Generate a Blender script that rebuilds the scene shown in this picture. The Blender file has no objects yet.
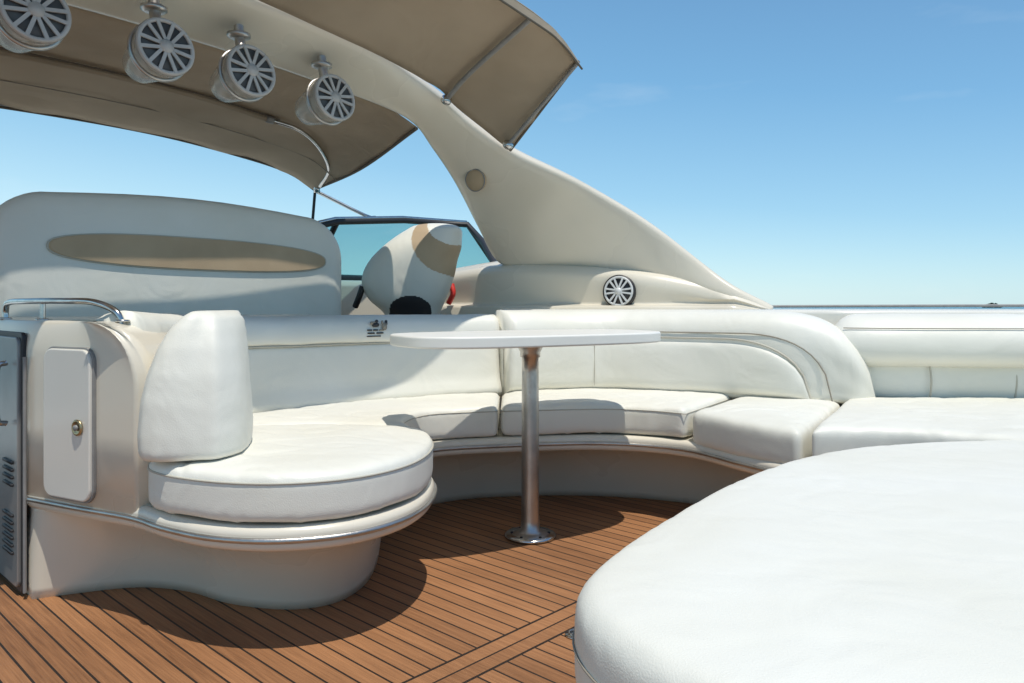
import bpy, bmesh, math, random
import numpy as np
from mathutils import Vector, Matrix, noise
random.seed(3)
scene=bpy.context.scene
COL=scene.collection

# ------------------------------------------------------------------ helpers
def link(o,parent=None):
    COL.objects.link(o)
    if parent: o.parent=parent
    return o
def empty(name,loc=(0,0,0)):
    e=bpy.data.objects.new(name,None); e.empty_display_size=.1
    COL.objects.link(e); return e
def mesh(name,verts,faces,mat=None,parent=None,smooth=True):
    me=bpy.data.meshes.new(name); me.from_pydata([tuple(v) for v in verts],[],faces); me.update()
    bm=bmesh.new(); bm.from_mesh(me); bmesh.ops.recalc_face_normals(bm,faces=bm.faces); bm.to_mesh(me); bm.free()
    if smooth:
        for p in me.polygons: p.use_smooth=True
    o=bpy.data.objects.new(name,me)
    if mat: me.materials.append(mat)
    return link(o,parent)
def cat(pts,n=8,closed=False):
    P=[Vector(p) for p in pts]; N=len(P); out=[]
    segs=N if closed else N-1
    for i in range(segs):
        if closed: a,b,c,d=P[(i-1)%N],P[i],P[(i+1)%N],P[(i+2)%N]
        else:
            b,c=P[i],P[i+1]; a=P[i-1] if i>0 else b*2-c; d=P[i+2] if i+2<N else c*2-b
        for k in range(n):
            t=k/n
            out.append(.5*((2*b)+(c-a)*t+(2*a-5*b+4*c-d)*t*t+(3*b-a-3*c+d)*t**3))
    if not closed: out.append(P[-1].copy())
    return out
def loft(name,rings,mat,parent=None,closed=True,caps=True,smooth=True):
    n=len(rings[0]); V=[v for r in rings for v in r]; F=[]
    for i in range(len(rings)-1):
        for j in range(n if closed else n-1):
            k=(j+1)%n
            F.append((i*n+j,i*n+k,(i+1)*n+k,(i+1)*n+j))
    if caps and closed:
        F.append(tuple(range(n))); F.append(tuple((len(rings)-1)*n+j for j in range(n)))
    return mesh(name,V,F,mat,parent,smooth)
def tube(name,pts,r,mat,parent=None,n=8,closed=False,sm=True):
    P=cat([Vector(p) for p in pts],n,closed) if sm else [Vector(p) for p in pts]
    cu=bpy.data.curves.new(name,'CURVE'); cu.dimensions='3D'; cu.bevel_depth=r; cu.bevel_resolution=3; cu.use_fill_caps=True
    s=cu.splines.new('POLY'); s.points.add(len(P)-1)
    for i,p in enumerate(P): s.points[i].co=(p.x,p.y,p.z,1)
    s.use_cyclic_u=closed; s.use_smooth=True
    cu.materials.append(mat)
    return link(bpy.data.objects.new(name,cu),parent)
def slab(name,pl,z0,z1,bev,mat,parent=None,seg=4,pl0=None):
    n=len(pl); pl0=pl0 or pl
    V=[(p[0],p[1],z0) for p in pl0]+[(p[0],p[1],z1) for p in pl]
    F=[tuple(range(n)),tuple(range(n,2*n))]+[(i,(i+1)%n,n+(i+1)%n,n+i) for i in range(n)]
    o=mesh(name,V,F,mat,parent)
    if bev:
        b=o.modifiers.new('b','BEVEL'); b.width=bev; b.segments=seg; b.limit_method='ANGLE'; b.angle_limit=math.radians(35); b.harden_normals=True
    return o
def frame(origin,zdir,up=(0,0,1)):
    z=Vector(zdir).normalized(); x=Vector(up).cross(z)
    if x.length<1e-3: x=Vector((1,0,0))
    x.normalize(); y=z.cross(x)
    M=Matrix((x,y,z)).transposed().to_4x4(); M.translation=Vector(origin); return M
def lathe(name,prof,origin,axis,mat,parent=None,seg=40,smooth=True):
    M=frame(origin,axis); rings=[]
    for r,h in prof:
        rings.append([M@Vector((r*math.cos(2*math.pi*i/seg),r*math.sin(2*math.pi*i/seg),h)) for i in range(seg)])
    return loft(name,rings,mat,parent,True,True,smooth)
def torus(name,R,r,origin,axis,mat,parent=None,sy=1):
    M=frame(origin,axis)
    pts=[M@Vector((R*math.cos(a),R*sy*math.sin(a),0)) for a in [2*math.pi*i/40 for i in range(40)]]
    return tube(name,pts,r,mat,parent,1,True)
def rrect(w,h,r,n=6):
    out=[]
    for cx,cy,a0 in ((w/2-r,h/2-r,0),(-w/2+r,h/2-r,90),(-w/2+r,-h/2+r,180),(w/2-r,-h/2+r,270)):
        for i in range(n+1):
            a=math.radians(a0+90*i/n); out.append((cx+r*math.cos(a),cy+r*math.sin(a)))
    return out
def plate(name,center,normal,w,h,r,th,mat,parent=None,bev=.004,shape=None):
    M=frame(center,normal); pl=shape or rrect(w,h,r); n=len(pl)
    V=[M@Vector((p[0],p[1],-th/2)) for p in pl]+[M@Vector((p[0],p[1],th/2)) for p in pl]
    F=[tuple(range(n)),tuple(range(n,2*n))]+[(i,(i+1)%n,n+(i+1)%n,n+i) for i in range(n)]
    o=mesh(name,V,F,mat,parent)
    if bev:
        b=o.modifiers.new('b','BEVEL'); b.width=bev; b.segments=4; b.limit_method='ANGLE'; b.angle_limit=math.radians(35); b.harden_normals=True
    return o
def soften(o,outline,z0,z1,crown,wr,voxel=.011,it=8,sag=None):
    """turn a hard block into upholstered foam: voxel skin, relax, crown the top, add wrinkles"""
    rm=o.modifiers.new('r','REMESH'); rm.mode='VOXEL'; rm.voxel_size=voxel; rm.use_smooth_shade=True
    sm=o.modifiers.new('s','SMOOTH'); sm.factor=.5; sm.iterations=it
    dg=bpy.context.evaluated_depsgraph_get(); dg.update()
    me=bpy.data.meshes.new_from_object(o.evaluated_get(dg))
    o.modifiers.clear(); mats=[m for m in o.data.materials]; o.data=me
    me.materials.clear()
    for m in mats: me.materials.append(m)
    n=len(me.vertices); co=np.empty(n*3); me.vertices.foreach_get('co',co); co=co.reshape(-1,3)
    dm=np.full(n,1.0)
    if outline is not None:
        A=np.array([(p[0],p[1]) for p in outline]); B=np.roll(A,-1,0)
        dm=np.full(n,1e9)
        for a,b in zip(A,B):
            ab=b-a; L=(ab@ab)+1e-12; t=np.clip(((co[:,:2]-a)@ab)/L,0,1)
            d=np.hypot(*(co[:,:2]-(a+t[:,None]*ab)).T); dm=np.minimum(dm,d)
        up=np.clip((co[:,2]-z0)/(z1-z0),0,1)
        co[:,2]+=up*crown*(1-np.exp(-dm/.09))
    for i in range(n):
        v=Vector(co[i])
        w=noise.noise(v*4.0)*.6+noise.noise(Vector((v.x*11,v.y*11,v.z*5)))*.35
        if outline is not None:
            rid=1-abs(noise.noise(Vector((v.x*6+3,v.y*9+1,v.z*6))))
            w-=.9*max(0,rid-.86)/.14*(.3+.7*max(0,noise.noise(v*2.3+Vector((9,2,4)))+.3))
        co[i,2]+=wr*w*(1.0 if outline is not None else .6)
        if outline is None: co[i,1]+=wr*w
    me.vertices.foreach_set('co',co.reshape(-1)); me.update()
    for p in me.polygons: p.use_smooth=True
    return o
def cushion(name,outline,z0,z1,mat,parent,crown=.018,bev=.028,wr=.004,voxel=.011,it=8):
    o=slab(name,outline,z0,z1,0,mat,parent)
    b=o.modifiers.new('b','BEVEL'); b.width=bev; b.segments=4; b.limit_method='ANGLE'; b.angle_limit=math.radians(50)
    soften(o,outline,z0,z1,crown,wr,voxel,it)
    return o
def offset(pl,d):
    n=len(pl); out=[]
    area=sum(pl[i][0]*pl[(i+1)%n][1]-pl[(i+1)%n][0]*pl[i][1] for i in range(n))
    s=1 if area>0 else -1
    for i in range(n):
        a=Vector(pl[i-1][:2]); c=Vector(pl[(i+1)%n][:2]); t=(c-a); t.normalize()
        nn=Vector((t.y,-t.x))*s
        out.append((pl[i][0]+nn.x*d,pl[i][1]+nn.y*d))
    return out
def sweep(name,path,prof,mat,parent=None,fs=None,zb=.43,side=1,n=10,pn=4,mid=None,npath=True):
    P=cat(path,n) if npath else [Vector(p) for p in path]
    pr=cat(prof,pn,True) if pn>1 else [Vector(p) for p in prof]
    mid=mid if mid is not None else sum(p[0] for p in prof)/len(prof)
    rings=[]; N=len(P)
    for i,p in enumerate(P):
        t=(P[min(i+1,N-1)]-P[max(i-1,0)]); t=Vector((t.x,t.y)).normalized(); nn=Vector((-t.y,t.x))*side
        s=i/(N-1); hz,w=fs(s) if fs else (1,1)
        rg=[]
        for q in pr:
            k=.0035*noise.noise(Vector((p.x*6,p.y*6,q.y*5)))+.0018*noise.noise(Vector((p.x*14,p.y*14,q.y*9)))
            o_=mid+(q.x-mid)*w+k
            rg.append((p.x+nn.x*o_,p.y+nn.y*o_,zb+(q.y-zb)*hz+k*.6))
        rings.append(rg)
    return loft(name,rings,mat,parent)
def offpath(path,off,z,side=1,n=10,rng=(0,1),zf=None):
    P=cat(path,n); N=len(P); out=[]
    for i,p in enumerate(P):
        s=i/(N-1)
        if s<rng[0]-1e-6 or s>rng[1]+1e-6: continue
        t=(P[min(i+1,N-1)]-P[max(i-1,0)]); t=Vector((t.x,t.y)).normalized()
        out.append((p.x-t.y*off*side,p.y+t.x*off*side,zf(s) if zf else z))
    return out

# ------------------------------------------------------------------ materials
def newmat(name):
    m=bpy.data.materials.new(name); m.use_nodes=True
    return m,m.node_tree,m.node_tree.nodes['Principled BSDF']
def surf(name,c1,c2=None,rough=.5,metal=0,nscale=3,bump=0,bscale=200,wrinkle=0,wscale=6,coat=0,spec=.5,detail=3,spots=0):
    m,nt,b=newmat(name); N=nt.nodes; L=nt.links
    tc=N.new('ShaderNodeTexCoord')
    b.inputs['Roughness'].default_value=rough; b.inputs['Metallic'].default_value=metal
    b.inputs['Specular IOR Level'].default_value=spec
    if coat: b.inputs['Coat Weight'].default_value=coat; b.inputs['Coat Roughness'].default_value=.08
    if c2:
        nz=N.new('ShaderNodeTexNoise'); nz.inputs['Scale'].default_value=nscale; nz.inputs['Detail'].default_value=detail
        L.new(tc.outputs['Object'],nz.inputs['Vector'])
        cr=N.new('ShaderNodeValToRGB'); cr.color_ramp.elements[0].position=.35; cr.color_ramp.elements[1].position=.65
        cr.color_ramp.elements[0].color=(*c2,1); cr.color_ramp.elements[1].color=(*c1,1)
        L.new(nz.outputs['Fac'],cr.inputs['Fac']); L.new(cr.outputs['Color'],b.inputs['Base Color'])
        mr=N.new('ShaderNodeMapRange'); mr.inputs[3].default_value=rough*1.15; mr.inputs[4].default_value=rough*.85
        L.new(nz.outputs['Fac'],mr.inputs[0]); L.new(mr.outputs[0],b.inputs['Roughness'])
    else: b.inputs['Base Color'].default_value=(*c1,1)
    last=None
    if wrinkle:
        nw=N.new('ShaderNodeTexNoise'); nw.inputs['Scale'].default_value=wscale; nw.inputs['Detail'].default_value=2; nw.inputs['Distortion'].default_value=1.2
        L.new(tc.outputs['Object'],nw.inputs['Vector'])
        bw=N.new('ShaderNodeBump'); bw.inputs['Strength'].default_value=wrinkle; bw.inputs['Distance'].default_value=.02
        L.new(nw.outputs['Fac'],bw.inputs['Height']); last=bw
    if bump:
        nb=N.new('ShaderNodeTexNoise'); nb.inputs['Scale'].default_value=bscale; nb.inputs['Detail'].default_value=1
        L.new(tc.outputs['Object'],nb.inputs['Vector'])
        bb=N.new('ShaderNodeBump'); bb.inputs['Strength'].default_value=bump; bb.inputs['Distance'].default_value=.002
        L.new(nb.outputs['Fac'],bb.inputs['Height'])
        if last: L.new(last.outputs['Normal'],bb.inputs['Normal'])
        last=bb
    if last: L.new(last.outputs['Normal'],b.inputs['Normal'])
    return m
VINYL=surf('white_vinyl',(.785,.77,.69),(.735,.715,.62),.46,nscale=2.2,bump=.25,bscale=350,wrinkle=.27,wscale=5)
PIPE=surf('vinyl_piping',(.48,.45,.37),None,.5)
SEAM=surf('seam_thread',(.28,.25,.20),None,.7)
TANV=surf('tan_vinyl',(.52,.39,.25),(.46,.34,.215),.6,nscale=5,bump=.3,bscale=300,spec=.25)
GEL=surf('cream_gelcoat',(.735,.68,.565),(.69,.635,.515),.28,nscale=1.6,coat=.25)
GELW=surf('white_gelcoat',(.76,.735,.66),(.71,.685,.61),.25,nscale=1.8,coat=.3)
STEEL=surf('stainless_steel',(.62,.62,.60),(.5,.5,.49),.2,1,nscale=30)
ALU=surf('brushed_aluminium',(.56,.54,.51),(.46,.44,.41),.38,1,nscale=14,bump=.3,bscale=120)
GREY=surf('grey_trim',(.22,.22,.215),(.28,.275,.26),.45,nscale=20)
FRIDGE=surf('fridge_panel',(.30,.30,.29),(.26,.26,.25),.35,.3,nscale=6)
DARK=surf('dark_plastic',(.025,.025,.027),None,.5)
CONE=surf('speaker_cone_grey',(.10,.10,.10),None,.5)
SPK=surf('speaker_grey',(.52,.50,.47),(.46,.44,.41),.4,nscale=12)
SPKW=surf('speaker_white',(.62,.63,.62),None,.35)
TABLE=surf('table_laminate',(.82,.80,.73),(.78,.76,.69),.4,nscale=5)
RED=surf('red_paint',(.6,.03,.02),None,.4)
HEM=surf('dark_canvas_hem',(.12,.10,.075),None,.8)
def canvas():
    m=surf('tan_canvas',(.45,.37,.275),(.37,.305,.225),.85,nscale=2.0,bump=.5,bscale=500,wrinkle=.7,wscale=3.0,spec=.2)
    nt=m.node_tree; b=nt.nodes['Principled BSDF']; out=nt.nodes['Material Output']
    tr=nt.nodes.new('ShaderNodeBsdfTranslucent'); tr.inputs[0].default_value=(.55,.43,.29,1)
    mx=nt.nodes.new('ShaderNodeMixShader'); mx.inputs[0].default_value=.13
    nt.links.new(b.outputs[0],mx.inputs[1]); nt.links.new(tr.outputs[0],mx.inputs[2]); nt.links.new(mx.outputs[0],out.inputs[0]); return m
CANVAS=canvas()
def clearmat(name,col,f,rough=.05,tint=None):
    m,nt,b=newmat(name); b.inputs['Base Color'].default_value=(*col,1); b.inputs['Roughness'].default_value=rough
    tp=nt.nodes.new('ShaderNodeBsdfTransparent'); tp.inputs[0].default_value=(*(tint or (min(1,col[0]+.35),min(1,col[1]+.35),min(1,col[2]+.35))),1)
    mx=nt.nodes.new('ShaderNodeMixShader'); mx.inputs[0].default_value=f
    nt.links.new(tp.outputs[0],mx.inputs[1]); nt.links.new(b.outputs[0],mx.inputs[2]); nt.links.new(mx.outputs[0],nt.nodes['Material Output'].inputs[0]); return m
GLASS=clearmat('windshield_glass',(.10,.34,.40),.35,tint=(.48,.78,.84))
BAG=clearmat('smoky_cover_plastic',(.60,.58,.53),.45,.2)

def teak():
    m,nt,b=newmat('teak_planking'); N=nt.nodes; L=nt.links
    def math_(op,a=None,bb=None,c=None):
        n=N.new('ShaderNodeMath'); n.operation=op
        for i,v in enumerate((a,bb,c)):
            if v is None: continue
            if isinstance(v,(int,float)): n.inputs[i].default_value=v
            else: L.new(v,n.inputs[i])
        return n.outputs[0]
    tc=N.new('ShaderNodeTexCoord'); sp=N.new('ShaderNodeSeparateXYZ'); L.new(tc.outputs['Object'],sp.inputs[0])
    x,y=sp.outputs[0],sp.outputs[1]
    inb=math_('MULTIPLY',math_('GREATER_THAN',x,1.23),math_('LESS_THAN',x,1.33))
    vx=math_('DIVIDE',math_('SUBTRACT',x,1.23),.05)
    vy=math_('DIVIDE',y,.05)
    mix=N.new('ShaderNodeMix'); mix.data_type='FLOAT'
    L.new(inb,mix.inputs[0]); L.new(vy,mix.inputs[2]); L.new(vx,mix.inputs[3]); v=mix.outputs[0]
    fr=math_('FRACT',v); ed=math_('MINIMUM',fr,math_('SUBTRACT',1,fr))
    caulk=math_('LESS_THAN',ed,.055)
    e1=math_('LESS_THAN',math_('ABSOLUTE',math_('SUBTRACT',x,1.23)),.004)
    e2=math_('LESS_THAN',math_('ABSOLUTE',math_('SUBTRACT',x,1.33)),.004)
    caulk=math_('MAXIMUM',caulk,math_('MAXIMUM',e1,e2))
    wn=N.new('ShaderNodeTexWhiteNoise'); wn.noise_dimensions='2D'
    cb=N.new('ShaderNodeCombineXYZ'); L.new(math_('FLOOR',v),cb.inputs[0]); L.new(inb,cb.inputs[1]); L.new(cb.outputs[0],wn.inputs['Vector'])
    mp=N.new('ShaderNodeMapping'); mp.inputs['Scale'].default_value=(3,60,1); L.new(tc.outputs['Object'],mp.inputs['Vector'])
    g=N.new('ShaderNodeTexNoise'); g.inputs['Scale'].default_value=2.2; g.inputs['Detail'].default_value=4; L.new(mp.outputs[0],g.inputs['Vector'])
    st=N.new('ShaderNodeTexNoise'); st.inputs['Scale'].default_value=1.7; st.inputs['Detail'].default_value=4; L.new(tc.outputs['Object'],st.inputs['Vector'])
    f=math_('ADD',math_('MULTIPLY',g.outputs['Fac'],.55),math_('ADD',math_('MULTIPLY',wn.outputs['Value'],.2),math_('MULTIPLY',st.outputs['Fac'],.5)))
    cr=N.new('ShaderNodeValToRGB'); cr.color_ramp.elements[0].position=.33; cr.color_ramp.elements[1].position=.85
    cr.color_ramp.elements[0].color=(.15,.066,.028,1); cr.color_ramp.elements[1].color=(.41,.195,.085,1)
    L.new(f,cr.inputs[0])
    mc=N.new('ShaderNodeMix'); mc.data_type='RGBA'; L.new(caulk,mc.inputs[0]); L.new(cr.outputs[0],mc.inputs[6]); mc.inputs[7].default_value=(.025,.017,.012,1)
    L.new(mc.outputs[2],b.inputs['Base Color']); b.inputs['Roughness'].default_value=.6; b.inputs['Specular IOR Level'].default_value=.3
    rib=math_('SINE',math_('MULTIPLY',v,2*math.pi*8))
    h=math_('SUBTRACT',math_('ADD',math_('MULTIPLY',rib,.12),math_('MULTIPLY',g.outputs['Fac'],.5)),math_('MULTIPLY',caulk,1.0))
    bp=N.new('ShaderNodeBump'); bp.inputs['Strength'].default_value=.6; bp.inputs['Distance'].default_value=.003; L.new(h,bp.inputs['Height']); L.new(bp.outputs[0],b.inputs['Normal'])
    return m
TEAK=teak()
def sea():
    m,nt,b=newmat('sea_water'); b.inputs['Base Color'].default_value=(.04,.15,.19,1); b.inputs['Roughness'].default_value=.25
    n=nt.nodes.new('ShaderNodeTexNoise'); n.inputs['Scale'].default_value=.8; n.inputs['Detail'].default_value=3
    tc=nt.nodes.new('ShaderNodeTexCoord'); nt.links.new(tc.outputs['Object'],n.inputs['Vector'])
    bp=nt.nodes.new('ShaderNodeBump'); bp.inputs['Distance'].default_value=.3; nt.links.new(n.outputs['Fac'],bp.inputs['Height']); nt.links.new(bp.outputs[0],b.inputs['Normal']); return m

# ------------------------------------------------------------------ boat axes: U1 toward bow, U2 toward starboard
U1=Vector((-.731,.682,0)); U2=Vector((.682,.731,0))

mesh('sea',[(-9000,-9000,-1.3),(9000,-9000,-1.3),(9000,9000,-1.3),(-9000,9000,-1.3)],[(0,1,2,3)],sea())
deck=mesh('teak_deck',[(-3,-4,0),(4.9,-4,0),(4.9,3.4,0),(-3,3.4,0)],[(0,1,2,3)],TEAK,smooth=False)
deck.rotation_euler=(0,0,math.atan2(U1.y,U1.x))
def uv(a,b): p=U1*a+U2*(-b); return (p.x,p.y)
hull=[uv(-3.2,-3.75),uv(-3.2,4.2),uv(3,4.2),uv(7,2.6),uv(9.5,0.1),uv(7,-2.6),uv(3,-3.75)]
slab('boat_hull',hull,-1.35,-.02,.05,GELW)

# ------------------------------------------------------------------ SETTEE
settee=empty('curved_settee')
F=[(-1.40,2.17),(-1.2,2.068),(-1.0,1.972),(-.87,1.878),(-.715,1.80),(-.55,1.78),(-.39,1.835),(-.283,1.96),(-.235,2.13),(-.243,2.33),(-.315,2.5),(-.38,2.68),(-.31,2.885),(-.05,2.98),(.36,3.037),(.66,2.912),(.82,2.622),(.97,2.412),(1.25,2.39),(1.5,2.2),(1.6,1.9)]
Fd=[tuple(p) for p in cat(F,6)]
B=[(2.4,1.9),(2.4,3.35),(1.6,3.4),(1.0,3.6),(.47,3.78),(-.1,3.68),(-.75,3.25),(-1.1,2.9),(-1.7,2.47)]
slab('moulded_rim',Fd+B,.258,.322,.022,GEL,settee)
rp=[(p[0],p[1]) for p in cat(F[:19],6)]
rpo=[]
for i,p in enumerate(rp):
    t=(Vector(rp[min(i+1,len(rp)-1)])-Vector(rp[max(i-1,0)])).normalized()
    rpo.append((p[0]+t.y*.001,p[1]-t.x*.001,.290))
tube('rub_strip',rpo,.0075,ALU,settee,1)
top=[(-1.385,2.18),(-1.22,2.11),(-1.05,2.02),(-.9,1.935),(-.72,1.865),(-.55,1.85),(-.415,1.895),(-.34,2.0),(-.31,2.2),(-.34,2.45),(-.42,2.7),(-.34,2.97),(-.08,3.07),(.36,3.12),(.72,3.0),(.9,2.72),(1.05,2.5),(1.35,2.47),(1.6,2.2)]
bot=[(-1.385,2.165),(-1.27,2.215),(-1.12,2.255),(-.96,2.22),(-.80,2.13),(-.63,2.09),(-.51,2.13),(-.45,2.25),(-.44,2.42),(-.46,2.6),(-.50,2.8),(-.42,3.1),(-.15,3.3),(.36,3.34),(.78,3.2),(1.02,2.95),(1.2,2.7),(1.45,2.6),(1.7,2.3)]
r=[]
T=cat(top,5);Bo=cat(bot,5)
for q,z in ((0,.27),(.3,.25),(.62,.195),(.86,.11),(.97,.03),(1.02,-.002)):
    r.append([(a.x+(b.x-a.x)*q,a.y+(b.y-a.y)*q,z) for a,b in zip(T,Bo)]+[(2.3,2.3,z),(2.3,3.3,z),(.47,3.7,z),(-.7,3.2,z),(-1.7,2.5,z)])
loft('seat_base',r,GEL,settee)

Z0,Z1=.326,.447
rc=[(-.965,2.0),(-.885,1.885),(-.715,1.80),(-.55,1.78),(-.395,1.835),(-.288,1.96),(-.240,2.13),(-.248,2.33),(-.322,2.49),(-.6,2.535),(-.93,2.49),(-.99,2.25)]
rcd=[tuple(p) for p in cat(rc,6,True)]
cushion('round_end_cushion',rcd,Z0,Z1,VINYL,settee,crown=.016,wr=.0065,voxel=.009,bev=.022)
def ring(pl,z,name,off=.001,m=PIPE,r=.0032,par=settee):
    o=offset(pl,off); tube(name,[(p[0],p[1],z) for p in o],r,m,par,1,True)
ring(rcd,Z1-.022,'cushion_piping',-.0005,r=.0028)
s1=[tuple(p) for p in cat([(-.328,2.51),(-.385,2.68),(-.315,2.89),(-.056,2.985)],6)]+[tuple(p) for p in cat([(-.056,3.47),(-.38,3.34),(-.7,3.1),(-.98,2.79),(-1.05,2.51)],6)]+[(-.93,2.51),(-.6,2.555)]
s2=[tuple(p) for p in cat([(-.045,2.985),(.36,3.045),(.55,3.0),(.675,2.91)],6)]+[tuple(p) for p in cat([(1.0,3.40),(.75,3.54),(.47,3.64),(.2,3.6),(-.045,3.5)],6)]
s3=[tuple(p) for p in cat([(.69,2.895),(.80,2.65),(.94,2.44)],6)]+[(1.40,3.18),(1.015,3.38)]
s4=[tuple(p) for p in cat([(.965,2.425),(1.12,2.415),(1.27,2.38),(1.5,2.2),(1.6,1.9)],6)]+[(2.35,1.9),(2.35,3.22),(1.43,3.2)]
cushion('seat_cushion_corner',s1,Z0,Z1,VINYL,settee,wr=.007,crown=.012)
cushion('seat_cushion_middle',s2,Z0,Z1,VINYL,settee,wr=.007,crown=.012)
cushion('seat_cushion_side',s3,Z0-.02,Z1-.008,VINYL,settee,wr=.009,crown=.018)
cushion('seat_cushion_aft',s4,Z0,Z1+.008,VINYL,settee,wr=.008,crown=.012,voxel=.013)
for nm,pl in (('corner',s1),('middle',s2)):
    ring(pl,Z1-.02,'cushion_piping_'+nm,-.001,r=.0020)

# backrests
LB=[(-1.0,2.12),(-1.04,2.45),(-.975,2.79),(-.7,3.09),(-.38,3.34),(-.052,3.5)]
profL=[(0,.43),(.012,.52),(.022,.6),(.03,.672),(.036,.686),(.018,.70),(.014,.735),(.03,.78),(.07,.803),(.13,.805),(.18,.79),(.2,.74),(.2,.43)]
def fl(s): return (1+.075*max(0,1-s/.5), min(1,.55+s*10))
sweep('forward_backrest',LB,profL,VINYL,settee,fs=fl,n=14)
tube('backrest_piping',offpath(LB,.026,.687,n=14,zf=lambda s:.43+.257*fl(s)[0]),.0035,PIPE,settee,1)
tube('backrest_seam',[offpath(LB,.002,.45,n=14,rng=(.40,.42))[0],offpath(LB,.012,.54,n=14,rng=(.40,.42))[0],offpath(LB,.026,.68,n=14,rng=(.40,.42))[0]],.0025,PIPE,settee,2)
RB=[(-.04,3.5),(.2,3.6),(.47,3.63),(.75,3.53),(1.0,3.4),(1.3,3.25),(1.53,3.15)]
def endf(s0,s1=1.0,hmin=.06):
    def f(s):
        hz=1; w=1
        if s>s0:
            q=(s-s0)/(s1-s0); hz=max(hmin,math.sqrt(max(0,1-q**2.4)))
        e=min(s/.012,1); w=math.sqrt(max(.3,e))
        e2=(1-s)/.05
        if e2<1: w=max(.25,math.sqrt(max(0,e2)))
        return hz,w
    return f
profR=[(-.02,.43),(-.05,.50),(-.06,.6),(-.065,.70),(-.045,.77),(0,.812),(.06,.825),(.13,.82),(.19,.78),(.21,.70),(.21,.43)]
sweep('side_backrest_roll',RB,profR,VINYL,settee,fs=endf(.72))
pin=[(-.02,.44),(-.066,.47),(-.078,.56),(-.078,.64),(-.070,.675),(-.05,.688),(0,.68),(0,.44)]
RBi=[tuple(p) for p in cat(RB,10)][:51]
def fi(s):
    hz=1
    if s>.78:
        q=(s-.78)/.22; hz=max(.05,math.sqrt(max(0,1-q**2.3)))
    return hz,(1 if s<.97 else .7)
sweep('side_backrest_panel',RBi,pin,VINYL,settee,fs=fi,npath=False)
pp=[];N_=len(RBi)
for i,p in enumerate(RBi):
    t=(Vector(RBi[min(i+1,N_-1)])-Vector(RBi[max(i-1,0)])).normalized(); s=i/(N_-1)
    pp.append((p[0]+t.y*.066,p[1]-t.x*.066,.43+(.70-.43)*fi(s)[0]))
tube('side_panel_piping',pp,.0045,PIPE,settee,1)
pp=[]
RBo=[tuple(p) for p in cat(RB,10)][:54];N_=len(RBo)
for i,p in enumerate(RBo):
    t=(Vector(RBo[min(i+1,N_-1)])-Vector(RBo[max(i-1,0)])).normalized(); s=i/(N_-1)
    pp.append((p[0]+t.y*.066,p[1]-t.x*.066,.43+(.725-.43)*fi(s)[0]))
tube('side_roll_seam',pp,.0030,SEAM,settee,1)
qv=offpath(RB,-.079,0,rng=(.27,.30))[0]
tube('side_panel_seam',[(qv[0],qv[1],.47),(qv[0],qv[1],.675)],.0018,PIPE,settee,2)
AB=[(1.42,3.34),(1.6,3.24),(2.0,3.2),(2.5,3.2)]
def fa2(s):
    e=min(1,s/.16); return (max(.25,math.sqrt(1-(1-e)**2)),max(.3,math.sqrt(1-(1-e)**2)))
sweep('aft_backrest_roll',AB,[(-.08,.60),(-.12,.65),(-.115,.72),(-.06,.78),(.0,.805),(.08,.808),(.13,.76),(.12,.64),(.03,.585)],VINYL,settee,fs=fa2,zb=.70)
tube('aft_roll_seam',offpath(AB,-.100,.752,rng=(.12,1)),.0022,SEAM,settee,1)
sweep('aft_backrest_panel',AB,[(.0,.44),(-.025,.48),(-.03,.56),(.0,.64),(.08,.64),(.08,.44)],VINYL,settee)
for xx in (1.77,2.13): tube('aft_panel_seam',[(xx,3.175,.46),(xx,3.165,.53),(xx,3.18,.6)],.004,PIPE,settee,4)

# end bolster: tall tapered wedge pad
bp=[(-.945,1.885),(-.775,1.875),(-.725,1.905),(-.705,2.0),(-.76,2.2),(-.86,2.33),(-.97,2.36)]
bol=[]
for z,sx,dy,ox in ((.458,.93,.01,0),(.475,.97,0,0),(.52,.99,0,0),(.60,.96,.008,0),(.67,.88,.022,.002),(.74,.75,.045,.006),(.79,.60,.07,.012),(.82,.44,.09,.02),(.835,.22,.11,.02)):
    ring_=[]
    for p in cat(bp,5,True):
        ring_.append((-.835+(p.x+.84)*sx+ox-.005,p.y+dy*(1 if p.y<2.1 else -.6),z))
    bol.append(ring_)
o=loft('end_bolster',bol,VINYL,settee)
soften(o,None,0,1,0,.002,.008,7)
# embroidered crest
nrm=Vector((.61,-.79,0))
M=frame(Vector(offpath(LB,.0125,.752,rng=(.68,.74))[0]),nrm)
for k,(dx,dy,w,h) in enumerate([(-.012,.02,.02,.012),(0,.012,.028,.016),(.004,.026,.012,.012),(.028,.022,.006,.014),(-.026,-.008,.02,.006),(0,-.008,.02,.006),(.026,-.008,.02,.006),(-.02,-.02,.03,.006),(.018,-.02,.03,.006),(.038,.006,.02,.03),(.045,.02,.01,.02),(-.008,-.032,.06,.004)]):
    plate('embroidered_crest',M@Vector((dx*1.1,dy*1.1,.001)),nrm,w*1.1,h*1.1,min(w,h)*.5,.006,DARK if k%3 else SEAM,settee,0)

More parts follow.
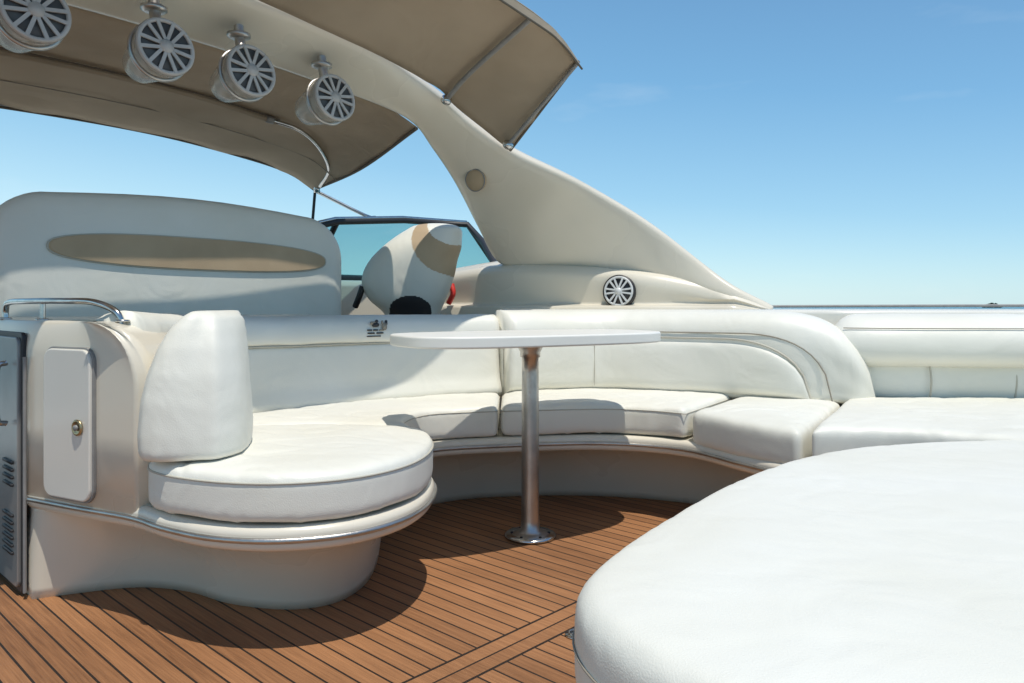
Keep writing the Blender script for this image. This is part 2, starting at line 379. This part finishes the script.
# ------------------------------------------------------------------ wet bar cabinet
cab=empty('wet_bar_cabinet')
cp=[(-1.40,2.17),(-1.2,2.068),(-1.03,1.985),(-.985,1.965),(-.955,1.985),(-.955,2.2),(-1.0,2.4),(-1.14,2.6),(-1.1,2.85),(-.78,3.22),(-1.0,3.72),(-1.95,2.85),(-2.03,2.757)]
sh=[0,.15,.7,1,1,1,1,.6,.3,0,0,0,0]
cpp=[]
for i,(p,s) in enumerate(zip(cp,sh)):
    q,s2=cp[(i+1)%len(cp)],sh[(i+1)%len(cp)]
    for k in range(4):
        t=k/4; cpp.append((p[0]+(q[0]-p[0])*t,p[1]+(q[1]-p[1])*t,s+(s2-s)*t))
base=[(p[0],p[1]) for p in cpp]
rings=[[(p[0],p[1],.30) for p in cpp],[(p[0],p[1],.5) for p in cpp],[(p[0],p[1],.62) for p in cpp]]
for k in range(1,13):
    a=math.pi/2*k/12; zz=.62+.185*math.sin(a)
    ins=offset(base,-.028*max(0,(1-math.cos(a))))
    k2=1-math.cos(a)
    zl=[]
    for (x,y),p in zip(ins,cpp):
        s=max(0,min(1,p[2]))
        zl.append((x-.15*s*k2,y,zz*s+(1-s)*(.70+.105*min(1,math.sin(a)))))
    rings.append(zl)
loft('cabinet_body',rings,GEL,cab)
slab('cabinet_plinth',[(-1.40,2.19),(-1.28,2.4),(-1.1,2.85),(-1.95,2.85),(-2.0,2.76)],0.0,.31,.01,GEL,cab)
fn=Vector((-.195,-.38,0)).normalized()
c=Vector((-1.4+.38*.465,2.17-.195*.465,.522))
plate('locker_door_frame',c+fn*.002,fn,.218,.425,.04,.010,GREY,cab,.002)
plate('locker_door',c+fn*.008,fn,.207,.414,.036,.014,GELW,cab,.005)
lc=Vector((-1.4+.38*.60,2.17-.195*.60,.517))+fn*.017
BR=surf('brass',(.50,.40,.24),None,.35,1)
lathe('latch_ring',[(.001,0),(.022,0),(.022,.004),(.017,.006),(.014,.003),(.001,.003)],lc,fn,BR,cab)
lathe('latch_slot',[(.001,.002),(.008,.002),(.008,.009),(.001,.009)],lc,fn,GREY,cab,12)
gn=-U2
fc=Vector((-1.4,2.17,.39))+U1*.27
plate('fridge_frame',fc+gn*.004,gn,.50,.76,.02,.012,DARK,cab,.003)
plate('fridge_door',fc+gn*.012,gn,.47,.73,.02,.014,FRIDGE,cab,.004)
for k in range(6): plate('vent_slot',Vector((-1.4,2.17,.12+.022*k))+U1*.12+gn*.022,gn,.10,.009,.004,.006,DARK,cab,0)
for k in range(4): plate('vent_slot_b',Vector((-1.4,2.17,.32+.022*k))+U1*.12+gn*.022,gn,.10,.009,.004,.006,DARK,cab,0)
pl=Vector((-1.4,2.17,0))+U1*.10+gn*.03
tube('fridge_handle',[(pl.x,pl.y,.50),(pl.x-.015,pl.y-.02,.52),(pl.x-.015,pl.y-.02,.66),(pl.x,pl.y,.68)],.008,STEEL,cab)
tube('corner_trim',[(-1.405,2.163,.02),(-1.405,2.163,.70)],.005,GREY,cab,1)
g=empty('grab_rail')
tube('rail',[(-1.66,2.46,.80),(-1.66,2.46,.835),(-1.63,2.43,.858),(-1.5,2.32,.862),(-1.30,2.19,.862),(-1.19,2.135,.858),(-1.11,2.10,.832),(-1.085,2.095,.79)],.0095,STEEL,g)
tube('rail_post',[(-1.42,2.27,.80),(-1.42,2.27,.858)],.008,STEEL,g)
for p in ((-1.66,2.46),(-1.42,2.27),(-1.088,2.097)): lathe('rail_foot',[(.001,0),(.02,0),(.018,.006),(.001,.007)],(p[0],p[1],.803),(0,0,1),STEEL,g,20)

# ------------------------------------------------------------------ helm bench seat (seen from behind)
hs=empty('helm_bench_seat')
A0=Vector((-2.02,2.86,0)); L0=1.60
nb=Vector((.731,-.682,0))
def bench_ring(inset,off):
    pts=[]; z0=.40+inset; z1=1.305-inset
    def P(u,z): q=A0+U2*u+nb*off; return (q.x,q.y,z)
    rr=max(.06,.22-inset)
    for i in range(13):
        a=math.radians(180-90*i/12); pts.append(P(inset+rr+rr*math.cos(a),z1-rr+rr*math.sin(a)))
    for i in range(1,8):
        u=inset+rr+(L0-2*inset-2*rr)*i/8; pts.append(P(u,z1+.032*math.sin(math.pi*i/8)))
    for i in range(13):
        a=math.radians(90-90*i/12); pts.append(P(L0-inset-rr+rr*math.cos(a),z1-rr+rr*math.sin(a)))
    pts.append(P(L0-inset,z0)); pts.append(P(inset,z0))
    return pts
rings=[bench_ring(.09,-.10),bench_ring(.03,-.095),bench_ring(.005,-.07),bench_ring(0,-.03),bench_ring(0,.01),bench_ring(.01,.035),bench_ring(.03,.052),bench_ring(.07,.062),bench_ring(.12,.066)]
loft('backrest_shell',rings,VINYL,hs)
M=Matrix((Vector((U2.x,U2.y,0)),Vector((0,0,1)),nb)).transposed().to_4x4(); M.translation=A0+U2*.835+nb*.068+Vector((0,0,1.08))
shape=[]
for i in range(64):
    a=2*math.pi*i/64; cx,sx=math.cos(a),math.sin(a)
    shape.append((.635*math.copysign(abs(cx)**.8,cx),(.072*math.copysign(abs(sx)**.75,sx))+.006*cx*-1))
rings=[]
for sc,off in ((1.0,-.004),(1.0,.003),(.985,.007),(.93,.009)):
    rings.append([M@Vector((p[0]*sc if sc>.95 else p[0]*.985,p[1]*sc,off)) for p in shape])
loft('tan_insert',rings,TANV,hs,smooth=False)
tube('insert_piping',[M@Vector((p[0],p[1],.003)) for p in shape],.0035,PIPE,hs,1,True)
q0=[(-2.02,2.86),(-.93,4.03),(-1.3,4.4),(-2.4,3.25)]
slab('seat_box',q0,0,.40,.03,GEL,hs)
cushion('seat_pad',[(-2.06,2.95),(-1.02,4.06),(-1.3,4.4),(-2.4,3.25)],.40,.52,VINYL,hs,voxel=.02)

# ------------------------------------------------------------------ table
tb=empty('cockpit_table')
ax=Vector((.86,.51)); ay=Vector((-.51,.86)); tc_=Vector((.07,2.68))
pts=[]
for i in range(72):
    a=2*math.pi*i/72; cx,sx=math.cos(a),math.sin(a)
    q=tc_+ax*(.505*math.copysign(abs(cx)**.62,cx))+ay*(.25*math.copysign(abs(sx)**.62,sx)); pts.append((q.x,q.y))
slab('table_top',pts,.714,.752,.007,TABLE,tb)
px,py=.067,2.75
lathe('pedestal',[(.001,.0),(.092,.0),(.092,.004),(.085,.010),(.05,.016),(.036,.020),(.034,.06),(.0325,.08),(.031,.60),(.031,.655),(.037,.657),(.037,.675),(.05,.70),(.055,.7105),(.001,.7108)],(px,py,.003),(0,0,1),ALU,tb,48)
lathe('floor_flange',[(.001,.0),(.095,0),(.095,.006),(.088,.011),(.04,.013),(.001,.013)],(px,py,.004),(0,0,1),STEEL,tb,48)
for k in range(6):
    a=k*math.pi/3; lathe('flange_screw',[(.001,0),(.006,0),(.005,.003),(.001,.003)],(px+.068*math.cos(a),py+.068*math.sin(a),.016),(0,0,1),DARK,tb,10)

# ------------------------------------------------------------------ foreground sun pad
sp=empty('sun_lounge_pad')
so=[(.088,1.06),(.14,1.21),(.29,1.45),(.44,1.66),(.63,1.88),(.86,2.08),(1.1,2.19),(1.4,2.25),(1.8,2.27),(2.25,2.15),(2.35,1.8),(2.35,.5),(2.1,.3),(1.3,.25),(.65,.42),(.28,.70),(.13,.90)]
sod=[tuple(p) for p in cat(so,6,True)]
cushion('pad_cushion',sod,.285,.447,VINYL,sp,crown=.012,bev=.035,wr=.0035,voxel=.012)
ring(sod,.372,'pad_seam',.0015,SEAM,.0016,sp)
slab('pad_base',offset(sod,-.09),0,.29,.01,GEL,sp)
hl=empty('hatch_lift_ring')
lathe('plate',[(.001,0),(.03,0),(.028,.004),(.001,.004)],(.165,1.93,.001),(0,0,1),STEEL,hl,24)
torus('ring',.018,.003,(.165,1.93,.007),(0,0,1),STEEL,hl)

# ------------------------------------------------------------------ coaming / side deck
co=empty('cockpit_coaming')
inner=[(-.05,3.72),(.2,3.82),(.47,3.85),(.80,3.74),(1.06,3.6),(1.36,3.45),(1.62,3.36),(2.5,3.32),(3.6,3.3)]
outer=[(4.2,3.7),(3.2,4.2),(1.8,4.55),(.6,5.15)]
slab('side_deck',[tuple(p) for p in cat(inner,5)]+outer+[(-.1,4.9)],-.02,.828,.02,GELW,co)
tube('deck_edge_rail',[(1.55,4.55,.842),(2.4,4.32,.846),(3.4,4.1,.848),(4.4,3.7,.848)],.008,GREY,co)
C=[(-.5,4.95),(-.1,4.62),(.28,4.42),(.717,4.22),(1.03,4.12),(1.2,4.03),(1.36,3.96)]
Cd=cat(C,8); zt=[1.06,1.10,1.09,1.045,.985,.92,.835]; ztd=[p.x for p in cat([(z,0) for z in zt],8)]
rings=[]; N_=len(Cd)
for i,p in enumerate(Cd):
    t=(Cd[min(i+1,N_-1)]-Cd[max(i-1,0)]).normalized(); nn=Vector((-t.y,t.x)); zt_=ztd[i]
    k=1 if zt_>.92 else max(0,(zt_-.83)/.09)
    pr=[(-.10*k,.70),(-.10*k,.80+.03*k),(-.085*k,.81+.035*k),(-.03*k,.815+.04*k),(-.022*k,.82+.05*k),(-.035*k,max(.82+.06*k,zt_-.09)),(-.03*k,max(.822+.063*k,zt_-.045)),(0,max(.824+.066*k,zt_-.01)),(.05,max(.826+.069*k,zt_)),(.12,max(.826+.069*k,zt_)),(.14,.7)]
    pr=cat(pr,3,True)
    rings.append([(p.x+nn.x*q.x,p.y+nn.y*q.x,q.y) for q in pr])
loft('coaming_moulding',rings,GEL,co)
ds=empty('dash_console')
slab('dash_body',[(-.32,4.85),(-.3,5.55),(-1.3,5.0),(-2.6,3.7),(-2.9,4.0),(-1.5,5.5),(-.2,6.4),(.15,5.2),(-.1,4.75)],0,1.02,.05,GEL,ds)
tube('red_cylinder',[(-.40,4.72,.86),(-.37,4.70,.92),(-.38,4.72,.98)],.018,RED,ds)  # small red cylinder beside the dash, not a specific fitting
slab('foredeck',[(-2.9,4.0),(-1.5,5.5),(-.2,6.4),(-2.0,8.2),(-5.6,7.6),(-4.4,5.0)],-.02,.9,.1,GELW)

def speaker(parent,c,ax_,R,m1,depth=.02,spokes=8,barw=.16,cm=DARK):
    c=Vector(c); a=Vector(ax_).normalized(); M=frame(c,a)
    lathe('speaker_cone',[(.001,-depth*.9),(R*.3,-depth*.9),(R*.93,-.001),(R*.93,-.006),(.001,-depth-.006)],c,a,cm,parent)
    torus('speaker_rim',R*.96,R*.08,c,a,m1,parent)
    lathe('speaker_hub',[(.001,.001),(R*.26,.001),(R*.24,.010),(.001,.014)],c,a,m1,parent,24)
    for k in range(spokes):
        th=2*math.pi*(k)/spokes
        for sgn in (-1,1):
            P=[(R*.2,sgn*R*.02),(R*.95,sgn*R*barw),(R*.95,sgn*R*(barw+.13)),(R*.2,sgn*R*.14)]
            cs,sn=math.cos(th),math.sin(th)
            V=[M@Vector((x*cs-y*sn,x*sn+y*cs,z)) for z in (.002,.008) for x,y in P]
            mesh('grille_spoke',V,[(0,1,2,3),(4,5,6,7),(0,1,5,4),(1,2,6,5),(2,3,7,6),(3,0,4,7)],m1,parent,False)
spk=empty('coaming_speaker')
speaker(spk,(.597,4.205,.928),(-.42,-.90,.05),.082,SPKW,spokes=6,barw=.12)
lathe('back_ring',[(.001,-.05),(.093,-.05),(.093,-.002),(.001,-.002)],(.597,4.205,.928),(-.42,-.90,.05),DARK,spk)

# ------------------------------------------------------------------ radar arch
ar=empty('radar_arch')
OUT=[(1.40,3.97,.83),(1.216,4.0,.925),(1.028,4.1,1.085),(.764,4.15,1.293),(.487,4.15,1.459),(.263,4.1,1.561),(-.011,4.05,1.676),(-.221,3.95,1.798),(-.344,3.82,1.885),(-.454,3.66,1.945),(-.62,3.38,1.985),(-.99,2.9,2.02),(-1.45,2.38,2.03),(-2.2,1.5,1.98),(-2.9,.8,1.8),(-3.2,.5,1.3),(-3.4,.3,.8)]
INN=[(1.36,3.99,.81),(1.13,4.07,.86),(.80,4.24,.97),(.403,4.42,1.04),(.109,4.53,1.06),(-.09,4.60,1.10),(-.204,4.5,1.3),(-.327,4.3,1.538),(-.438,4.1,1.698),(-.535,3.88,1.80),(-.80,3.6,1.86),(-1.22,3.1,1.90),(-1.70,2.56,1.91),(-2.45,1.7,1.86),(-3.2,1.1,1.7),(-3.6,.9,1.2),(-3.9,.8,.8)]
Od=cat(OUT,5);Id=cat(INN,5); rings=[]
for i,(a,b) in enumerate(zip(Od,Id)):
    w=(a-b)
    ip=max(0,i-1); iq=min(len(Od)-1,i+1)
    tan=((Od[iq]+Id[iq])-(Od[ip]+Id[ip])).normalized()
    nn=w.cross(tan); nn.normalize()
    ref=Vector((.5,.8,.25)) if i<50 else Vector((-.3,.2,1))
    if nn.dot(ref)<0: nn=-nn
    th=.11*min(1,.35+i/12)
    W=w.normalized()*min(1,w.length/.15)
    bul=-.012
    rings.append([b+nn*.012,b+W*.012,b+w*.3+nn*bul,b+w*.6+nn*bul,a-W*.03,a-W*.008+nn*.012,a+nn*.035,a+nn*(th*.8)-W*.02,a+nn*th-W*.05,b+w*.5+nn*th*1.1,b+nn*th+W*.03,b+nn*th*.75])
o=loft('arch_moulding',rings,GEL,ar)
ss=o.modifiers.new('s','SUBSURF'); ss.levels=1; ss.render_levels=1
lathe('nav_light_cover',[(.001,-.02),(.060,-.02),(.060,.002),(.055,.006),(.001,.008)],(-.205,4.185,1.545),(-.45,-.86,-.22),TANV,ar)
torus('nav_cover_ring',.061,.003,(-.206,4.18,1.545),(-.45,-.86,-.22),GREY,ar)
def tower(name,p):
    e=empty(name); p=Vector(p); fw=Vector((.70,-.62,.10)).normalized()
    R=.097
    lathe('pod_body',[(.001,-.235),(R*.5,-.23),(R*.66,-.21),(R*.84,-.13),(R*1.0,-.04),(R*1.05,-.01),(R*1.05,.0),(R*.98,.0),(R*.95,-.04)],p,fw,BAG,e)
    lathe('pod_core',[(.001,-.17),(R*.45,-.165),(R*.8,-.06),(R*.9,-.01),(.001,-.01)],p,fw,SPK,e)
    speaker(e,p+fw*.002,fw,R,SPK,.012,6,.14,CONE)
    q=p-fw*.06+Vector((0,0,R*.85))
    tube('clamp',[q-Vector((0,0,.02)),q+Vector((-.02,.02,.05)),q+Vector((-.03,.03,.12))],.02,ALU,e)
    torus('clamp_band',R*1.0,.008,p-fw*.06,fw,ALU,e)
    lathe('clamp_base',[(.001,0),(.045,0),(.045,.012),(.03,.02),(.001,.02)],q+Vector((-.03,.03,.09)),(0,0,-1),ALU,e,24)
tower('tower_speaker',(-.755,3.2,1.735)); tower('tower_speaker.001',(-1.0,2.88,1.75)); tower('tower_speaker.002',(-1.20,2.6,1.745)); tower('tower_speaker.003',(-1.48,2.33,1.765))

# ------------------------------------------------------------------ bimini canvas
bm_=empty('bimini_top')
def sheet(name,rows,mat,parent,n=8,sagamp=.006,thick=.004):
    R=[cat(r,n) for r in rows]; cols=[cat([R[i][j] for i in range(len(R))],n) for j in range(len(R[0]))]
    G=[]
    for c_ in cols:
        G.append([v+Vector((0,0,sagamp*noise.noise(v*3)+sagamp*.5*noise.noise(v*8))) for v in c_])
    o=loft(name,G,mat,parent,False,False)
    s=o.modifiers.new('t','SOLIDIFY'); s.thickness=thick; return o
R0=[(-.50,3.93,1.775),(-.66,3.80,1.87),(-.90,3.56,1.93),(-1.30,3.12,1.96),(-1.82,2.54,1.97),(-2.5,1.8,1.92),(-3.0,1.25,1.75)]
R1=[(-.93,4.62,1.69),(-1.06,4.48,1.82),(-1.32,4.22,1.90),(-1.7,3.8,1.955),(-2.25,3.2,1.965),(-2.9,2.5,1.92),(-3.4,1.95,1.75)]
R2=[(-1.37,5.2,1.65),(-1.5,5.05,1.74),(-1.715,4.83,1.80),(-2.13,4.4,1.862),(-2.68,3.81,1.87),(-3.3,3.1,1.82),(-3.8,2.6,1.65)]
sheet('fore_canvas',[R0,R1,R2],CANVAS,bm_,sagamp=.014)
tube('front_hem',R2,.010,HEM,bm_)
tube('side_hem',[R0[0],R1[0],R2[0]],.009,HEM,bm_)
dn=Vector((0,0,.022))
tube('bow_sleeve',[Vector(p)-dn for p in R1[:1:-1]],.016,CANVAS,bm_)
tube('mid_bow',[Vector((-1.36,4.175,1.885)),Vector((-1.225,4.31,1.858)),Vector((-1.17,4.55,1.805)),Vector((-1.185,4.85,1.725)),Vector((-1.30,5.08,1.655))],.012,STEEL,bm_)
lathe('bow_socket',[(.001,-.02),(.022,-.02),(.022,.02),(.001,.02)],(-1.35,4.18,1.885),(.7,.7,-.1),GREY,bm_,16)
for zz in (.03,-.02):
    tube('bow_pocket',[Vector(p)-Vector((zz,-zz,.012)) for p in R1[2:]],.004,HEM,bm_)
tube('front_bow',[Vector(p)-Vector((-0.01,0.01,-.012)) for p in R2],.010,GREY,bm_)
tube('seam',[Vector(a).lerp(Vector(b),.5)+Vector((0,0,-.004)) for a,b in zip(R1,R2)],.003,SEAM,bm_)
A_=[(-2.6,1.1,2.0),(-1.75,2.1,2.05),(-.98,2.88,2.03),(-.42,3.66,1.945),(-.285,3.88,1.872),(-.01,4.05,1.685)]
O_=[(-1.9,.6,2.1),(-1.1,1.85,2.22),(-.42,2.62,2.19),(.09,3.22,2.105),(.22,3.40,2.07),(.32,3.6,2.02)]
Mi=[tuple((Vector(a)+Vector(b))/2+Vector((0,0,.02 if i<5 else 0))) for i,(a,b) in enumerate(zip(A_,O_))]
sheet('aft_canvas',[A_,Mi,O_],CANVAS,bm_,sagamp=.014)
ov=[(-1.9,.6,2.06),(-1.1,1.85,2.18),(-.42,2.62,2.15),(.09,3.215,2.065),(.225,3.39,2.03),(.335,3.59,1.98)]
loft('aft_valance',[cat(O_,8),cat(ov,8)],CANVAS,bm_,False,False)
tube('aft_hem',ov,.005,HEM,bm_)
tube('aft_edge_pole',[(-.02,3.97,1.70),(.315,3.575,2.005)],.010,GREY,bm_,2)
tube('aft_bow_pole',[(-.33,3.78,1.885),(-.2,3.6,1.965),(.08,3.22,2.08)],.012,GREY,bm_)
tube('hem_a',[O_[5],A_[5]],.008,HEM,bm_,2)
for p in ((-.33,3.78,1.885),(-.02,3.97,1.70)): lathe('pole_foot',[(.001,-.01),(.028,-.01),(.028,.006),(.014,.02),(.001,.02)],p,(.3,-.7,.4),STEEL,bm_,20)
tube('brace',[(-1.36,5.18,1.64),(-1.0,5.1,1.46),(-.92,5.05,1.44)],.012,STEEL,bm_,3)
tube('stanchion',[(-1.36,5.18,1.64),(-1.385,5.2,1.40)],.010,DARK,bm_,2)
lathe('hinge',[(.001,-.03),(.022,-.03),(.022,.03),(.001,.03)],(-1.34,5.15,1.65),(0,0,1),STEEL,bm_,16)

# ------------------------------------------------------------------ windshield
ws=empty('windshield')
wt=[(-.10,4.78,1.09),(-.19,5.1,1.27),(-.33,5.6,1.45),(-.75,5.22,1.44),(-1.13,4.85,1.39),(-1.35,4.62,1.30),(-2.3,3.7,1.15)]
wb=[(-.05,4.80,1.06),(-.02,5.2,1.05),(-.05,6.1,1.04),(-.85,5.75,1.04),(-1.4,5.2,1.04),(-1.7,4.9,1.04),(-2.7,3.9,1.02)]
loft('glass',[[Vector(p) for p in wt],[Vector(p) for p in wb]],GLASS,ws,False,False,False)
tube('top_frame',wt,.022,DARK,ws,1); tube('chrome_top',[Vector(p)+Vector((-.01,-.01,.018)) for p in wt[2:]],.012,STEEL,ws,1)
tube('bottom_frame',wb,.03,DARK,ws,1)
for i in (2,4): tube('pillar',[wt[i],wb[i]],.02,DARK,ws,1)

# ------------------------------------------------------------------ helm chair (tilted bucket)
hc=empty('helm_bucket_chair')
st=[(.72,-.60,.15,.16),(.80,-.60,.165,.18),(.88,-.625,.225,.21),(.96,-.63,.262,.22),(1.04,-.615,.272,.22),(1.12,-.585,.258,.215),(1.19,-.54,.235,.2),(1.25,-.50,.20,.17),(1.295,-.465,.165,.14),(1.32,-.455,.13,.10),(1.333,-.45,.07,.05),(1.336,-.45,.02,.02)]
sd=cat([Vector((a,b,c_)) for a,b,c_,d in st],14); dd=[p.x for p in cat([(d,0) for a,b,c_,d in st],14)]
rings=[]
for p,d in zip(sd,dd):
    rg=[]
    for i in range(200):
        a=2*math.pi*i/200; cx,sx=math.cos(a),math.sin(a)
        rg.append((p.y+p.z*math.copysign(abs(cx)**.85,cx),4.5+d*math.copysign(abs(sx)**.85,sx)-(p.x-1)*.05,p.x))
    rings.append(rg)
o=loft('bucket_shell',rings,VINYL,hc); o.data.materials.append(TANV); o.data.materials.append(DARK)
def inpoly(x,y,P):
    c_=False
    for i in range(len(P)):
        x1,y1=P[i]; x2,y2=P[i-1]
        if (y1>y)!=(y2>y) and x<(x2-x1)*(y-y1)/(y2-y1)+x1: c_=not c_
    return c_
tanp=[(p.x,p.y) for p in cat([(-.53,1.36),(-.575,1.27),(-.565,1.17),(-.50,1.08),(-.40,1.03),(-.25,1.01),(-.2,1.1),(-.25,1.20),(-.36,1.20),(-.45,1.24),(-.49,1.30),(-.50,1.36)],8,True)]
dkp=[(p.x,p.y) for p in cat([(-.715,.79),(-.70,.85),(-.66,.885),(-.59,.905),(-.52,.89),(-.475,.85),(-.47,.79)],8,False)]
for f in o.data.polygons:
    c_=f.center
    if inpoly(c_.x,c_.z,tanp): f.material_index=1
    elif c_.y<4.5 and inpoly(c_.x,c_.z,dkp): f.material_index=2  # shaded hollow of the opening put in as dark faces, shell left uncut
lathe('chair_pedestal',[(.001,0),(.15,0),(.06,.04),(.05,.70),(.14,.75),(.001,.76)],(-.6,4.5,0),(0,0,1),STEEL,hc,32)
tube('arm_strut',[(-.93,4.45,.84),(-.90,4.42,.90),(-.88,4.42,.96)],.018,DARK,hc)

# ------------------------------------------------------------------ far tree clump on the horizon
V=[];Fc=[]
for k in range(320):
    dx=random.uniform(-1,1)
    hh=3.4*(1-abs(dx))**.5*random.random()
    c_=Vector((397+dx*6,620+random.gauss(0,2),-1+hh))
    M=Matrix.Rotation(random.random()*6,3,Vector((random.random(),random.random(),random.random()+.1)).normalized())
    b_=len(V); s_=random.uniform(.4,.9)
    for q in ((-s_,-s_,0),(s_,-s_,0),(s_,s_,0),(-s_,s_,0)): V.append(c_+M@Vector(q))
    Fc.append((b_,b_+1,b_+2,b_+3))
mesh('distant_trees',V,Fc,surf('foliage',(.10,.13,.09),(.06,.08,.05),.8,nscale=.3),None,False)

# ------------------------------------------------------------------ light and sky
el=math.radians(72); az=math.radians(154)
sd_=Vector((math.sin(az)*math.cos(el),math.cos(az)*math.cos(el),math.sin(el)))
sun=bpy.data.lights.new('sun','SUN'); sun.energy=3.7; sun.angle=math.radians(.5); sun.color=(1,.95,.87)
so_=bpy.data.objects.new('sun',sun); so_.rotation_euler=(-sd_).to_track_quat('-Z','Y').to_euler(); COL.objects.link(so_)
w=bpy.data.worlds.new('World'); scene.world=w; w.use_nodes=True; nt=w.node_tree; N=nt.nodes; L=nt.links
bg=N['Background']; sky=N.new('ShaderNodeTexSky'); sky.sky_type='NISHITA'; sky.sun_disc=False
sky.sun_elevation=el; sky.sun_rotation=az; sky.air_density=1.0; sky.dust_density=.3; sky.ozone_density=1.5
L.new(sky.outputs[0],bg.inputs[0]); bg.inputs[1].default_value=.05
tc=N.new('ShaderNodeTexCoord'); sx=N.new('ShaderNodeSeparateXYZ'); L.new(tc.outputs['Generated'],sx.inputs[0])
ad=N.new('ShaderNodeMath'); ad.operation='MULTIPLY_ADD'; L.new(sx.outputs[0],ad.inputs[0]); ad.inputs[1].default_value=.12; L.new(sx.outputs[2],ad.inputs[2])
cr=N.new('ShaderNodeValToRGB'); e=cr.color_ramp.elements
e[0].position=0; e[0].color=(.46,.65,.71,1); e[1].position=1; e[1].color=(.05,.12,.26,1)
for p,c_ in ((.07,(.33,.55,.655,1)),(.16,(.20,.43,.60,1)),(.30,(.115,.315,.52,1)),(.5,(.075,.20,.38,1))):
    q=e.new(p); q.color=c_
L.new(ad.outputs[0],cr.inputs[0])
mp=N.new('ShaderNodeMapping'); mp.inputs['Scale'].default_value=(1.6,1.6,6); mp.inputs['Location'].default_value=(.4,.2,.3); L.new(tc.outputs['Generated'],mp.inputs[0])
cn=N.new('ShaderNodeTexNoise'); cn.inputs['Scale'].default_value=2.2; cn.inputs['Detail'].default_value=5; L.new(mp.outputs[0],cn.inputs['Vector'])
cm=N.new('ShaderNodeMapRange'); cm.inputs[1].default_value=.60; cm.inputs[2].default_value=.85; cm.inputs[3].default_value=0; cm.inputs[4].default_value=.35; L.new(cn.outputs['Fac'],cm.inputs[0])
mx=N.new('ShaderNodeMix'); mx.data_type='RGBA'; L.new(cm.outputs[0],mx.inputs[0]); L.new(cr.outputs[0],mx.inputs[6]); mx.inputs[7].default_value=(.62,.68,.70,1)
b2=N.new('ShaderNodeBackground'); L.new(mx.outputs[2],b2.inputs[0]); b2.inputs[1].default_value=1.0
asd=N.new('ShaderNodeAddShader'); L.new(bg.outputs[0],asd.inputs[0]); L.new(b2.outputs[0],asd.inputs[1]); L.new(asd.outputs[0],N['World Output'].inputs[0])

cam=bpy.data.cameras.new('camera'); cam.lens=26.37; cam.sensor_width=36; cam.clip_end=20000; cam.clip_start=.02; cam.shift_y=-.0356
cob=bpy.data.objects.new('camera',cam); cob.location=(0,0,.85); cob.rotation_euler=(math.radians(90),0,0); COL.objects.link(cob); scene.camera=cob
scene.view_settings.view_transform='Standard'; scene.view_settings.look='None'; scene.view_settings.exposure=0
